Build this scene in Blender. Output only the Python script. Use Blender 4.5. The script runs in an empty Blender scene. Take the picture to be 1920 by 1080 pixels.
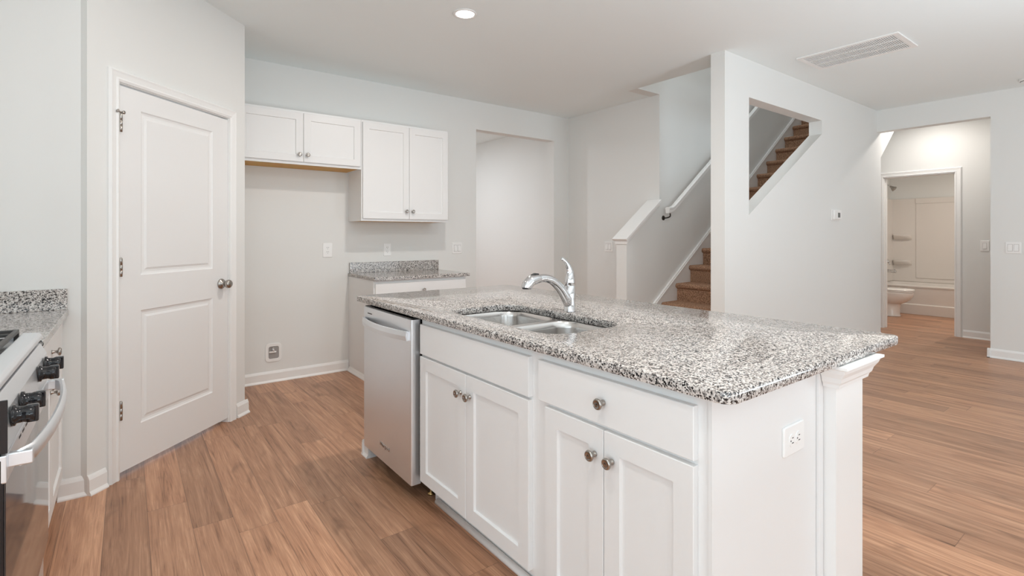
import bpy, bmesh, math, random
from mathutils import Vector, Matrix
random.seed(7)
C = bpy.context.scene
COL = C.collection

# ------------------------------------------------------------------ camera
cam_d = bpy.data.cameras.new('camera')
cam_d.sensor_width = 36.0
cam_d.lens = 958.0 / 1920.0 * 36.0
cam_d.shift_y = -(540.0 - 442.0) / 1920.0
cam_d.clip_start = 0.02
cam = bpy.data.objects.new('camera', cam_d)
COL.objects.link(cam)
cam.location = (0, 0, 1.255)
cam.rotation_euler = (math.pi / 2, 0, -math.radians(37.0))
C.camera = cam

# ------------------------------------------------------------------ view, world, window light
C.view_settings.view_transform = 'Standard'
C.view_settings.look = 'None'
C.view_settings.gamma = 1.0
C.view_settings.use_curve_mapping = False
C.view_settings.exposure = 0.05
C.cycles.diffuse_bounces = 8
C.cycles.max_bounces = 12
C.cycles.caustics_reflective = False
C.cycles.caustics_refractive = False
C.cycles.sample_clamp_indirect = 4.0

world = bpy.data.worlds.new('sky'); C.world = world
world.use_nodes = True
bg = world.node_tree.nodes['Background']
bg.inputs[0].default_value = (0.82, 0.91, 1.0, 1)
bg.inputs[1].default_value = 1.0

def area_light(name, loc, rot, sx, sy, power, col=(1, 1, 1), shape='RECTANGLE'):
    d = bpy.data.lights.new(name, 'AREA')
    d.shape = shape; d.size = sx
    if shape == 'RECTANGLE': d.size_y = sy
    d.energy = power; d.color = col
    o = bpy.data.objects.new(name, d); COL.objects.link(o)
    o.location = loc; o.rotation_euler = rot
    return o
# daylight through the back wall windows, and through left windows added for side light
YBK, XDN = -5.2, -3.4
DAY = (0.77, 0.915, 1.0)
WINS = [(-2.4, 0.0, 0.6, 2.25), (1.2, 3.6, 0.05, 2.25), (4.4, 6.6, 0.05, 2.25)]
WP = [28, 38, 36]
for (xa, xb, za, zb), pw in zip(WINS, WP):
    area_light('window_area_light', ((xa + xb) / 2, YBK + 0.01, (za + zb) / 2), (math.radians(90), 0, 0), xb - xa, zb - za, pw, DAY)
WINL_ADDED = [(-4.4, -2.2, 0.3, 2.25), (-1.7, 0.5, 0.3, 2.25)]  # unseen windows, added to light the cabinet fronts from the left
for (ya, yb, za, zb), pw in zip(WINL_ADDED, (36, 40)):
    area_light('window_area_light', (XDN + 0.01, (ya + yb) / 2, (za + zb) / 2), (math.radians(90), 0, math.radians(-90)), yb - ya, zb - za, pw, DAY)

# fill lights added behind the viewer without fixtures, aimed up to brighten the ceiling
for bx_, by_, bp_ in ((0.1, -1.5, 66), (3.3, -0.75, 52), (-1.8, -2.6, 24)):
    area_light('fill_uplight', (bx_, by_, 0.6), (math.radians(180), 0, 0), 0.7, 0, bp_, (0.785, 0.915, 1.0), 'DISK')

# ------------------------------------------------------------------ materials
def mat(name, col, rough=0.5, metal=0.0, spec=0.5, coat=0.0, bump=0.0, bscale=200.0, vary=0.0):
    m = bpy.data.materials.new(name); m.use_nodes = True
    nt = m.node_tree; b = nt.nodes['Principled BSDF']
    b.inputs['Base Color'].default_value = (*col, 1)
    b.inputs['Roughness'].default_value = rough
    b.inputs['Metallic'].default_value = metal
    b.inputs['Specular IOR Level'].default_value = spec
    b.inputs['Coat Weight'].default_value = coat
    if bump or vary:
        tc = nt.nodes.new('ShaderNodeTexCoord')
        nz = nt.nodes.new('ShaderNodeTexNoise'); nz.inputs['Scale'].default_value = bscale
        nz.inputs['Detail'].default_value = 3
        nt.links.new(tc.outputs['Object'], nz.inputs['Vector'])
        if bump:
            bp = nt.nodes.new('ShaderNodeBump'); bp.inputs['Strength'].default_value = bump
            bp.inputs['Distance'].default_value = 0.002
            nt.links.new(nz.outputs['Fac'], bp.inputs['Height']); nt.links.new(bp.outputs['Normal'], b.inputs['Normal'])
        if vary:
            mx = nt.nodes.new('ShaderNodeMixRGB'); mx.blend_type = 'MULTIPLY'; mx.inputs[0].default_value = vary
            mx.inputs[1].default_value = (*col, 1); nt.links.new(nz.outputs['Color'], mx.inputs[2])
            nt.links.new(mx.outputs[0], b.inputs['Base Color'])
    return m

M = {}
M['wall'] = mat('wall_paint', (0.785, 0.79, 0.775), 0.75, bump=0.05, bscale=260, spec=0.3)
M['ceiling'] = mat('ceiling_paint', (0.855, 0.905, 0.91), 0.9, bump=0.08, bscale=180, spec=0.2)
M['trim'] = mat('trim_white', (0.86, 0.86, 0.85), 0.35)
M['cabinet'] = mat('cabinet_white', (0.80, 0.80, 0.795), 0.38)
M['door'] = mat('door_white', (0.83, 0.83, 0.825), 0.4)
M['plastic'] = mat('white_plastic', (0.87, 0.87, 0.86), 0.3)
M['slot'] = mat('dark_slot', (0.03, 0.03, 0.03), 0.6)
M['ply'] = mat('raw_plywood', (0.72, 0.40, 0.10), 0.6, vary=0.35, bscale=14)
M['nickel'] = mat('brushed_nickel', (0.42, 0.39, 0.36), 0.24, 1.0)
M['chrome'] = mat('chrome', (0.70, 0.70, 0.71), 0.05, 1.0)
M['black'] = mat('black_enamel', (0.012, 0.012, 0.014), 0.12)
M['iron'] = mat('cast_iron', (0.05, 0.048, 0.046), 0.45)
M['glass_dark'] = mat('oven_glass', (0.02, 0.02, 0.022), 0.04, 0.0, 0.9)
M['porcelain'] = mat('porcelain', (0.80, 0.77, 0.74), 0.12)
M['acrylic'] = mat('tub_acrylic', (0.74, 0.70, 0.66), 0.2)
M['bronze'] = mat('dark_bronze', (0.05, 0.042, 0.036), 0.35, 0.8)
M['dark'] = mat('dark_void', (0.012, 0.010, 0.009), 0.8)
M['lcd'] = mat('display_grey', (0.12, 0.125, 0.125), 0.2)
M['brass'] = mat('brass', (0.62, 0.45, 0.2), 0.3, 1.0)
M['grey_plastic'] = mat('grey_plastic', (0.36, 0.34, 0.33), 0.5)

def stainless(name, base, rough, stretch):
    m = bpy.data.materials.new(name); m.use_nodes = True
    nt = m.node_tree; b = nt.nodes['Principled BSDF']
    b.inputs['Metallic'].default_value = 1.0
    tc = nt.nodes.new('ShaderNodeTexCoord'); mp = nt.nodes.new('ShaderNodeMapping')
    mp.inputs['Scale'].default_value = stretch
    nz = nt.nodes.new('ShaderNodeTexNoise'); nz.inputs['Scale'].default_value = 1.0; nz.inputs['Detail'].default_value = 4
    nt.links.new(tc.outputs['Object'], mp.inputs['Vector']); nt.links.new(mp.outputs[0], nz.inputs['Vector'])
    r = nt.nodes.new('ShaderNodeMapRange'); r.inputs[3].default_value = rough - 0.03; r.inputs[4].default_value = rough + 0.04
    nt.links.new(nz.outputs['Fac'], r.inputs[0]); nt.links.new(r.outputs[0], b.inputs['Roughness'])
    cr = nt.nodes.new('ShaderNodeMapRange'); cr.inputs[3].default_value = 0.975; cr.inputs[4].default_value = 1.02
    nt.links.new(nz.outputs['Fac'], cr.inputs[0])
    mx = nt.nodes.new('ShaderNodeVectorMath'); mx.operation = 'SCALE'; mx.inputs[0].default_value = base
    nt.links.new(cr.outputs[0], mx.inputs['Scale']); nt.links.new(mx.outputs[0], b.inputs['Base Color'])
    return m
M['steel'] = stainless('brushed_steel', (0.84, 0.87, 0.90), 0.40, (900, 6, 900))
M['steel_v'] = stainless('brushed_steel_sink', (0.60, 0.58, 0.56), 0.22, (8, 8, 500))

def granite():
    m = bpy.data.materials.new('speckled_granite'); m.use_nodes = True
    nt = m.node_tree; b = nt.nodes['Principled BSDF']; L = nt.links
    tc = nt.nodes.new('ShaderNodeTexCoord')
    nz = nt.nodes.new('ShaderNodeTexNoise'); nz.inputs['Scale'].default_value = 130; nz.inputs['Detail'].default_value = 2
    L.new(tc.outputs['Object'], nz.inputs['Vector'])
    ad = nt.nodes.new('ShaderNodeVectorMath'); ad.operation = 'MULTIPLY_ADD'
    ad.inputs[1].default_value = (0.007, 0.007, 0.007)
    L.new(nz.outputs['Color'], ad.inputs[0]); L.new(tc.outputs['Object'], ad.inputs[2])
    v = nt.nodes.new('ShaderNodeTexVoronoi'); v.inputs['Scale'].default_value = 250
    L.new(ad.outputs[0], v.inputs['Vector'])
    sp = nt.nodes.new('ShaderNodeSeparateColor'); L.new(v.outputs['Color'], sp.inputs[0])
    n2 = nt.nodes.new('ShaderNodeTexNoise'); n2.inputs['Scale'].default_value = 45; n2.inputs['Detail'].default_value = 2
    L.new(tc.outputs['Object'], n2.inputs['Vector'])
    mr = nt.nodes.new('ShaderNodeMath'); mr.operation = 'MULTIPLY_ADD'; mr.inputs[1].default_value = 0.5; mr.inputs[2].default_value = -0.25
    L.new(n2.outputs['Fac'], mr.inputs[0])
    sm = nt.nodes.new('ShaderNodeMath'); sm.operation = 'ADD'; L.new(sp.outputs[0], sm.inputs[0]); L.new(mr.outputs[0], sm.inputs[1])
    cr = nt.nodes.new('ShaderNodeValToRGB'); cr.color_ramp.interpolation = 'CONSTANT'
    e = cr.color_ramp.elements
    e[0].position = 0.0; e[0].color = (0.014, 0.013, 0.014, 1)
    e[1].position = 0.14; e[1].color = (0.075, 0.07, 0.068, 1)
    for p, c in ((0.25, (0.22, 0.20, 0.19)), (0.38, (0.42, 0.385, 0.36)), (0.60, (0.62, 0.58, 0.545)), (0.80, (0.70, 0.675, 0.65))):
        x = e.new(p); x.color = (*c, 1)
    L.new(sm.outputs[0], cr.inputs[0]); L.new(cr.outputs[0], b.inputs['Base Color'])
    b.inputs['Roughness'].default_value = 0.10
    return m
M['granite'] = granite()

def planks():
    m = bpy.data.materials.new('oak_vinyl_planks'); m.use_nodes = True
    nt = m.node_tree; b = nt.nodes['Principled BSDF']; L = nt.links
    def math_(op, a=None, bb=None, c=None):
        n = nt.nodes.new('ShaderNodeMath'); n.operation = op
        for i, q in enumerate((a, bb, c)):
            if q is None: continue
            if isinstance(q, (int, float)): n.inputs[i].default_value = q
            else: L.new(q, n.inputs[i])
        return n.outputs[0]
    tc = nt.nodes.new('ShaderNodeTexCoord'); s = nt.nodes.new('ShaderNodeSeparateXYZ')
    L.new(tc.outputs['Object'], s.inputs[0])
    W, LEN = 0.1525, 1.22
    u = math_('DIVIDE', math_('ADD', s.outputs[0], -0.531 + W * 40), W)
    row = math_('FLOOR', u); fu = math_('FRACT', u)
    w1 = nt.nodes.new('ShaderNodeTexWhiteNoise'); w1.noise_dimensions = '1D'; L.new(row, w1.inputs['W'])
    vv = math_('ADD', math_('DIVIDE', math_('ADD', s.outputs[1], 40.0), LEN), w1.outputs['Value'])
    pid = math_('FLOOR', vv); fv = math_('FRACT', vv)
    cm = nt.nodes.new('ShaderNodeCombineXYZ'); L.new(row, cm.inputs[0]); L.new(pid, cm.inputs[1])
    w2 = nt.nodes.new('ShaderNodeTexWhiteNoise'); w2.noise_dimensions = '2D'; L.new(cm.outputs[0], w2.inputs['Vector'])
    # grain coordinates, shifted per plank
    gx = math_('ADD', s.outputs[0], math_('MULTIPLY', w2.outputs['Value'], 37.0))
    gy = math_('ADD', s.outputs[1], math_('MULTIPLY', w2.outputs['Value'], 91.0))
    g = nt.nodes.new('ShaderNodeCombineXYZ')
    L.new(math_('MULTIPLY', gx, 1.0), g.inputs[0]); L.new(math_('MULTIPLY', gy, 0.05), g.inputs[1])
    n1 = nt.nodes.new('ShaderNodeTexNoise'); n1.inputs['Scale'].default_value = 22; n1.inputs['Detail'].default_value = 5
    n1.inputs['Roughness'].default_value = 0.68; n1.inputs['Distortion'].default_value = 1.4
    L.new(g.outputs[0], n1.inputs['Vector'])
    g2 = nt.nodes.new('ShaderNodeCombineXYZ')
    L.new(gx, g2.inputs[0]); L.new(math_('MULTIPLY', gy, 0.02), g2.inputs[1])
    n2 = nt.nodes.new('ShaderNodeTexNoise'); n2.inputs['Scale'].default_value = 230; n2.inputs['Detail'].default_value = 3
    L.new(g2.outputs[0], n2.inputs['Vector'])
    g3 = nt.nodes.new('ShaderNodeCombineXYZ')
    L.new(gx, g3.inputs[0]); L.new(math_('MULTIPLY', gy, 0.30), g3.inputs[1])
    n3 = nt.nodes.new('ShaderNodeTexNoise'); n3.inputs['Scale'].default_value = 9; n3.inputs['Detail'].default_value = 2
    n3.inputs['Distortion'].default_value = 1.2
    L.new(g3.outputs[0], n3.inputs['Vector'])
    fac = math_('ADD', math_('MULTIPLY', n1.outputs['Fac'], 0.68), math_('MULTIPLY', n2.outputs['Fac'], 0.32))
    cr = nt.nodes.new('ShaderNodeValToRGB'); e = cr.color_ramp.elements
    e[0].position = 0.34; e[0].color = (0.175, 0.080, 0.041, 1)
    e[1].position = 0.64; e[1].color = (0.60, 0.345, 0.212, 1)
    x = e.new(0.44); x.color = (0.375, 0.190, 0.108, 1)
    x = e.new(0.54); x.color = (0.475, 0.255, 0.150, 1)
    L.new(fac, cr.inputs[0])
    # dark knots
    kn = nt.nodes.new('ShaderNodeMapRange'); kn.inputs[1].default_value = 0.60; kn.inputs[2].default_value = 0.78
    kn.inputs[3].default_value = 0.0; kn.inputs[4].default_value = 0.6
    L.new(n3.outputs['Fac'], kn.inputs[0])
    mk = nt.nodes.new('ShaderNodeMixRGB'); L.new(kn.outputs[0], mk.inputs[0]); L.new(cr.outputs[0], mk.inputs[1])
    mk.inputs[2].default_value = (0.17, 0.08, 0.042, 1)
    # tone per plank
    tone = math_('MULTIPLY_ADD', w2.outputs['Value'], 0.36, 0.80)
    sc = nt.nodes.new('ShaderNodeVectorMath'); sc.operation = 'SCALE'
    L.new(mk.outputs[0], sc.inputs[0]); L.new(tone, sc.inputs['Scale'])
    # joints
    eu = math_('MINIMUM', fu, math_('SUBTRACT', 1.0, fu)); ev = math_('MINIMUM', fv, math_('SUBTRACT', 1.0, fv))
    jn = math_('MINIMUM', math_('MULTIPLY', eu, W), math_('MULTIPLY', ev, LEN))
    jr = nt.nodes.new('ShaderNodeMapRange'); jr.inputs[1].default_value = 0.0005; jr.inputs[2].default_value = 0.0022
    L.new(jn, jr.inputs[0])
    jj = math_('MULTIPLY_ADD', jr.outputs[0], 0.4, 0.6)
    s2 = nt.nodes.new('ShaderNodeVectorMath'); s2.operation = 'SCALE'
    L.new(sc.outputs[0], s2.inputs[0]); L.new(jj, s2.inputs['Scale'])
    L.new(s2.outputs[0], b.inputs['Base Color'])
    b.inputs['Roughness'].default_value = 0.38
    bp = nt.nodes.new('ShaderNodeBump'); bp.inputs['Strength'].default_value = 0.25; bp.inputs['Distance'].default_value = 0.0015
    L.new(math_('ADD', jr.outputs[0], math_('MULTIPLY', n2.outputs['Fac'], 0.5)), bp.inputs['Height'])
    L.new(bp.outputs['Normal'], b.inputs['Normal'])
    return m
M['floor'] = planks()

def carpet():
    m = bpy.data.materials.new('brown_carpet'); m.use_nodes = True
    nt = m.node_tree; b = nt.nodes['Principled BSDF']; L = nt.links
    tc = nt.nodes.new('ShaderNodeTexCoord')
    n = nt.nodes.new('ShaderNodeTexNoise'); n.inputs['Scale'].default_value = 170; n.inputs['Detail'].default_value = 3
    L.new(tc.outputs['Object'], n.inputs['Vector'])
    cr = nt.nodes.new('ShaderNodeValToRGB'); e = cr.color_ramp.elements
    e[0].position = 0.36; e[0].color = (0.11, 0.058, 0.034, 1)
    e[1].position = 0.64; e[1].color = (0.62, 0.38, 0.25, 1)
    L.new(n.outputs['Fac'], cr.inputs[0]); L.new(cr.outputs[0], b.inputs['Base Color'])
    b.inputs['Roughness'].default_value = 1.0; b.inputs['Specular IOR Level'].default_value = 0.1
    bp = nt.nodes.new('ShaderNodeBump'); bp.inputs['Strength'].default_value = 0.9; bp.inputs['Distance'].default_value = 0.006
    L.new(n.outputs['Fac'], bp.inputs['Height']); L.new(bp.outputs['Normal'], b.inputs['Normal'])
    return m
M['carpet'] = carpet()

def emit(name, col, s):
    m = bpy.data.materials.new(name); m.use_nodes = True
    nt = m.node_tree; b = nt.nodes['Principled BSDF']
    b.inputs['Base Color'].default_value = (0.9, 0.9, 0.9, 1)
    b.inputs['Emission Color'].default_value = (*col, 1); b.inputs['Emission Strength'].default_value = s
    return m
M['glow'] = emit('lamp_glow', (1.0, 0.97, 0.92), 6.0)

# ------------------------------------------------------------------ mesh helpers
class MB:
    """collects shapes into one mesh"""
    def __init__(s): s.bm = bmesh.new()
    def _merge(s, b2):
        me = bpy.data.meshes.new('tmp'); b2.to_mesh(me); b2.free()
        s.bm.from_mesh(me); bpy.data.meshes.remove(me)
    def box(s, x0, x1, y0, y1, z0, z1, bev=0.0, seg=2):
        b = bmesh.new()
        vs = [b.verts.new((x, y, z)) for x in (x0, x1) for y in (y0, y1) for z in (z0, z1)]
        for f in ((0, 1, 3, 2), (4, 6, 7, 5), (0, 4, 5, 1), (2, 3, 7, 6), (0, 2, 6, 4), (1, 5, 7, 3)):
            b.faces.new([vs[i] for i in f])
        bmesh.ops.recalc_face_normals(b, faces=b.faces)
        if bev: bmesh.ops.bevel(b, geom=b.edges[:], offset=bev, segments=seg, affect='EDGES', profile=0.5)
        s._merge(b); return s
    def prism(s, pts, axis, a, b_, bev=0.0, holes=(), seg=2):
        """polygon in the two other axes, extruded along axis from a to b_"""
        def P(p, t):
            if axis == 'x': return (t, p[0], p[1])
            if axis == 'y': return (p[0], t, p[1])
            return (p[0], p[1], t)
        b = bmesh.new(); ed = []
        for loop in [pts] + list(holes):
            vs = [b.verts.new(P(p, a)) for p in loop]
            for i in range(len(vs)): ed.append(b.edges.new((vs[i], vs[(i + 1) % len(vs)])))
        if holes: bmesh.ops.triangle_fill(b, use_beauty=True, use_dissolve=False, edges=ed)
        else:
            b.verts.ensure_lookup_table(); b.faces.new(b.verts[:])
        r = bmesh.ops.extrude_face_region(b, geom=b.faces[:])
        d = {'x': (b_ - a, 0, 0), 'y': (0, b_ - a, 0), 'z': (0, 0, b_ - a)}[axis]
        bmesh.ops.translate(b, verts=[v for v in r['geom'] if isinstance(v, bmesh.types.BMVert)], vec=d)
        bmesh.ops.recalc_face_normals(b, faces=b.faces)
        if bev:
            ee = [e for e in b.edges if len(e.link_faces) == 2 and e.calc_face_angle(0) > 0.6]
            bmesh.ops.bevel(b, geom=ee, offset=bev, segments=seg, affect='EDGES', profile=0.5)
        s._merge(b); return s
    def lathe(s, prof, n=28, mat4=None):
        """prof: (radius, height) along local +Z"""
        b = bmesh.new(); rings = []
        for r, z in prof:
            if r < 1e-5: rings.append([b.verts.new((0, 0, z))])
            else: rings.append([b.verts.new((r * math.cos(2 * math.pi * i / n), r * math.sin(2 * math.pi * i / n), z)) for i in range(n)])
        for A, B in zip(rings, rings[1:]):
            for i in range(n):
                j = (i + 1) % n
                if len(A) == 1 and len(B) == 1: continue
                if len(A) == 1: b.faces.new((A[0], B[j], B[i]))
                elif len(B) == 1: b.faces.new((A[i], A[j], B[0]))
                else: b.faces.new((A[i], A[j], B[j], B[i]))
        for R in (rings[0], rings[-1]):
            if len(R) > 1: b.faces.new(R)
        bmesh.ops.recalc_face_normals(b, faces=b.faces)
        for f in b.faces: f.smooth = True
        if mat4 is not None: bmesh.ops.transform(b, matrix=mat4, verts=b.verts)
        s._merge(b); return s
    def tube(s, pts, rad, n=16, sq=None, sub=6):
        """smooth tube through pts; rad list or number; sq=(w,h) scale pair per ring for oval sections"""
        pts = [Vector(p) for p in pts]
        if not isinstance(rad, (list, tuple)): rad = [rad] * len(pts)
        if sub > 1 and len(pts) > 2:
            P, R = [], []
            for i in range(len(pts) - 1):
                p0 = pts[max(i - 1, 0)]; p1 = pts[i]; p2 = pts[i + 1]; p3 = pts[min(i + 2, len(pts) - 1)]
                for k in range(sub):
                    t = k / sub
                    P.append(0.5 * ((2 * p1) + (p2 - p0) * t + (2 * p0 - 5 * p1 + 4 * p2 - p3) * t * t + (3 * p1 - p0 - 3 * p2 + p3) * t ** 3))
                    R.append(rad[i] * (1 - t) + rad[i + 1] * t)
            P.append(pts[-1]); R.append(rad[-1]); pts, rad = P, R
        b = bmesh.new(); rings = []; up = None
        for i, p in enumerate(pts):
            d = (pts[min(i + 1, len(pts) - 1)] - pts[max(i - 1, 0)]).normalized()
            if up is None: up = Vector((0, 0, 1)) if abs(d.z) < 0.9 else Vector((0, 1, 0))
            sd = d.cross(up).normalized(); uu = sd.cross(d).normalized(); up = uu
            w, h = sq if sq else (1, 1)
            rings.append([b.verts.new(p + rad[i] * (w * math.cos(2 * math.pi * k / n) * sd + h * math.sin(2 * math.pi * k / n) * uu)) for k in range(n)])
        for A, B in zip(rings, rings[1:]):
            for i in range(n): b.faces.new((A[i], A[(i + 1) % n], B[(i + 1) % n], B[i]))
        b.faces.new(rings[0]); b.faces.new(rings[-1])
        bmesh.ops.recalc_face_normals(b, faces=b.faces)
        for f in b.faces: f.smooth = True
        s._merge(b); return s
    def loft(s, loops, cap=(True, True), smooth=True):
        b = bmesh.new(); R = [[b.verts.new(p) for p in l] for l in loops]; n = len(R[0])
        for A, B in zip(R, R[1:]):
            for i in range(n): b.faces.new((A[i], A[(i + 1) % n], B[(i + 1) % n], B[i]))
        if cap[0]: b.faces.new(R[0])
        if cap[1]: b.faces.new(R[-1])
        bmesh.ops.recalc_face_normals(b, faces=b.faces)
        for f in b.faces: f.smooth = smooth
        s._merge(b); return s
    def build(s, name, material, parent=None, loc=None, sharp=None):
        me = bpy.data.meshes.new(name)
        if parent is not None and parent.get('_w'):      # parent keeps a world base point
            bmesh.ops.translate(s.bm, verts=s.bm.verts, vec=-Vector(parent['_w']))
        if loc is not None and parent is None:
            bmesh.ops.translate(s.bm, verts=s.bm.verts, vec=-Vector(loc))
        s.bm.to_mesh(me); s.bm.free()
        for m_ in (material if isinstance(material, (list, tuple)) else [material]): me.materials.append(M[m_] if isinstance(m_, str) else m_)
        o = bpy.data.objects.new(name, me); COL.objects.link(o)
        if parent is not None: o.parent = parent
        if loc is not None: o.location = loc
        if parent is not None and parent.get('_w'): o['_w'] = list(parent['_w'])
        if sharp is not None:
            for p in me.polygons: p.use_smooth = True
            try: me.set_sharp_from_angle(angle=math.radians(sharp))
            except Exception: pass
        return o

def box_obj(name, m, x0, x1, y0, y1, z0, z1, parent=None, bev=0.0):
    return MB().box(x0, x1, y0, y1, z0, z1, bev).build(name, m, parent)

def tag(o, label, cat, group=None, kind=None):
    o['label'] = label; o['category'] = cat
    if group: o['group'] = group
    if kind: o['kind'] = kind
    return o
def thing(name, label, cat, loc=(0, 0, 0), rotz=0.0, group=None, world=True):
    """Empty at the base of a thing; with world=True its parts are given in world coordinates"""
    o = bpy.data.objects.new(name, None); COL.objects.link(o)
    o.empty_display_size = 0.05
    o.location = loc; o.rotation_euler = (0, 0, rotz)
    if world: o['_w'] = list(loc)
    return tag(o, label, cat, group)
def struct(o, label, cat): return tag(o, label, cat, kind='structure')
def copy_tree(o, parent=None):
    c = o.copy(); COL.objects.link(c)
    if parent is not None: c.parent = parent
    for ch in list(o.children): copy_tree(ch, c)
    return c

def rrect(x0, x1, y0, y1, r, n=6):
    pts = []
    for cx, cy, a0 in ((x1 - r, y1 - r, 0), (x0 + r, y1 - r, 90), (x0 + r, y0 + r, 180), (x1 - r, y0 + r, 270)):
        for k in range(n + 1):
            a = math.radians(a0 + 90 * k / n); pts.append((cx + r * math.cos(a), cy + r * math.sin(a)))
    return pts

# ================================================================== THE SHELL
H = 2.74
YK = 4.743      # kitchen wall
XT = 4.465      # wall beside the stairs
YS = 2.24       # near face of the stair wall
YL = 3.353      # left side of the stairs
XR = 7.12       # right wall
XF = 8.25       # wall of the hall with the bathroom door
YW = 3.225      # wall behind the left counter

struct(MB().box(-3.6, 11.0, -5.4, 8.2, -0.06, 0.0).build('floor', 'floor'), 'brown wood plank floor running through kitchen, hall and bathroom', 'floor')
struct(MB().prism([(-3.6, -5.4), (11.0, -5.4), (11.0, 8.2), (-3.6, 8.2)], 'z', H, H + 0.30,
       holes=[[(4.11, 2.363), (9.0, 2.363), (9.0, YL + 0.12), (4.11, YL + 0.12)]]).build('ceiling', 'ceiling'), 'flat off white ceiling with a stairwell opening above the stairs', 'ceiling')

def wall(name, x0, x1, y0, y1, label, z0=0.0, z1=H):
    return struct(box_obj(name, 'wall', x0, x1, y0, y1, z0, z1), label, 'wall')
wall('wall_left', -0.99, -0.87, 1.2, YW, 'off white wall behind the gas range and left counter')
wall('wall_dining_side', XDN - 0.12, -0.99, 1.2, 1.32, 'wall between kitchen and dining end, out of view')
wall('wall_left_return', -0.99, -0.154, YW, YW + 0.12, 'short off white wall at the end of the left granite counter')
# 45 degree pantry wall
s2 = math.sqrt(0.5)
PD = (s2, s2)             # along the wall
PN = (s2, -s2)            # towards the kitchen
def ppt(t, n): return (t * PD[0] + n * PN[0], 3.355 + t * PD[1] + n * PN[1])
DT0, DT1, DH = -0.062, 0.783, 2.055
def pwall(t0, t1, z0, z1, mb):
    mb.prism([ppt(t0, 0), ppt(t1, 0), ppt(t1, -0.12), ppt(t0, -0.12)], 'z', z0, z1)
mb = MB(); pwall(-0.218, DT0, 0, H, mb); pwall(DT1, 0.94, 0, H, mb); pwall(DT0, DT1, DH, H, mb)
struct(mb.build('wall_pantry', 'wall'), 'off white diagonal wall around the white panelled pantry door', 'wall')
xc, yc = ppt(0.94, 0)
wall('wall_alcove', xc - 0.12, xc, yc, YK + 0.12, 'off white wall at the left side of the empty refrigerator alcove')
# kitchen wall with the opening
OX0, OX1, OZ = 3.078, 4.224, 2.43
struct(MB().prism([(xc, 0), (OX0, 0), (OX0, OZ), (OX1, OZ), (OX1, 0), (XT, 0), (XT, H), (xc, H)], 'y', YK, YK + 0.12).build('wall_kitchen', 'wall'),
       'off white wall carrying the white upper cabinets, with an open doorway at right', 'wall')
wall('wall_stair_left', XT, XT + 0.12, YL + 0.12, YK + 0.12, 'off white wall between the open doorway and the stairs')
wall('wall_stairwell_left', XT, 9.0, YL, YL + 0.12, 'off white wall along the left side of the carpeted stairs', 0.0, 5.2)
wall('wall_stairwell_left_upper', 4.11, XT, YL, YL + 0.12, 'off white upper wall of the stairwell above the half wall', H, 5.2)
wall('wall_stairwell_front', 3.99, 4.11, 2.363, YL + 0.12, 'upper wall at the front of the stairwell', H + 0.302, 5.2)
wall('wall_stairwell_right', 4.0, 9.0, YS, 2.363, 'upper wall at the right of the stairwell', H + 0.302, 5.2)
wall('wall_stairwell_end', 9.0, 9.12, YS, YL + 0.12, 'end wall at the top of the stairs', H + 0.302, 5.2)
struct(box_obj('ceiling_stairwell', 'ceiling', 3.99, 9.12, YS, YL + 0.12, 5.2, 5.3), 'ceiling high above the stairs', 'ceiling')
# stair wall with the angled opening and the raking end above the hall
outer = [(3.82, 0), (7.245, 0), (7.245, 2.195), (7.91, H), (3.82, H)]
hole = [(4.192, 1.430), (5.611, 2.285), (5.611, 2.420), (4.192, 2.424)]
struct(MB().prism(outer, 'y', YS, 2.363, holes=[hole]).build('wall_stair_right', 'wall'), 'off white wall in front of the stairs with an angled see through opening', 'wall')
# sloping underside of the stairs, above the hall
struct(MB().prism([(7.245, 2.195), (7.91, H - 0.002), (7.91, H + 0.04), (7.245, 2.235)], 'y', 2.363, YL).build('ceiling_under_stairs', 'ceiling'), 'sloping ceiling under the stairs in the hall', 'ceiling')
# right wall with wide opening to the hall
RY0 = 1.24; RZ = 2.487
struct(MB().prism([(YBK, 0), (RY0, 0), (RY0, RZ), (YS, RZ), (YS, H), (YBK, H)], 'x', XR, XR + 0.12).build('wall_right', 'wall'),
       'off white right wall with a wide cased opening into the hall', 'wall')
wall('wall_under_stairs', XR, XR + 0.12, 2.363, YL, 'wall closing the space under the stairs', 0, 2.1)
# hall wall with bathroom doorway
BY0, BY1, BZ = 1.757, 2.525, 2.05
struct(MB().prism([(-0.6, 0), (BY0, 0), (BY0, BZ), (BY1, BZ), (BY1, 0), (YL, 0), (YL, H), (-0.6, H)], 'x', XF, XF + 0.12).build('wall_hall', 'wall'),
       'off white hall wall around the open bathroom doorway', 'wall')
wall('wall_hall_right', XR + 0.12, XF, -0.6, -0.48, 'wall at the right end of the hall')
wall('wall_bathroom_left', XF + 0.12, 11.0, 3.20, 3.32, 'bathroom wall behind the shower head and toilet')
wall('wall_bathroom_back', 10.83, 10.95, 0.6, 3.20, 'bathroom wall behind the bathtub')
wall('wall_bathroom_right', XF + 0.12, 10.83, 0.6, 0.72, 'bathroom wall at the far right end of the tub')
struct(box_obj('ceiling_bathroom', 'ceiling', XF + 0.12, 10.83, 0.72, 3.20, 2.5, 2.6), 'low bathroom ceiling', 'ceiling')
# room beyond the kitchen opening
wall('wall_passage_right', 4.55, 4.67, YK + 0.12, 8.0, 'off white passage wall seen through the open doorway')
wall('wall_passage_left', 1.9, 2.02, YK + 0.12, 8.0, 'left wall of the passage behind the kitchen')
wall('wall_passage_end', 1.9, 4.67, 8.0, 8.12, 'end wall of the passage behind the kitchen')
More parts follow.
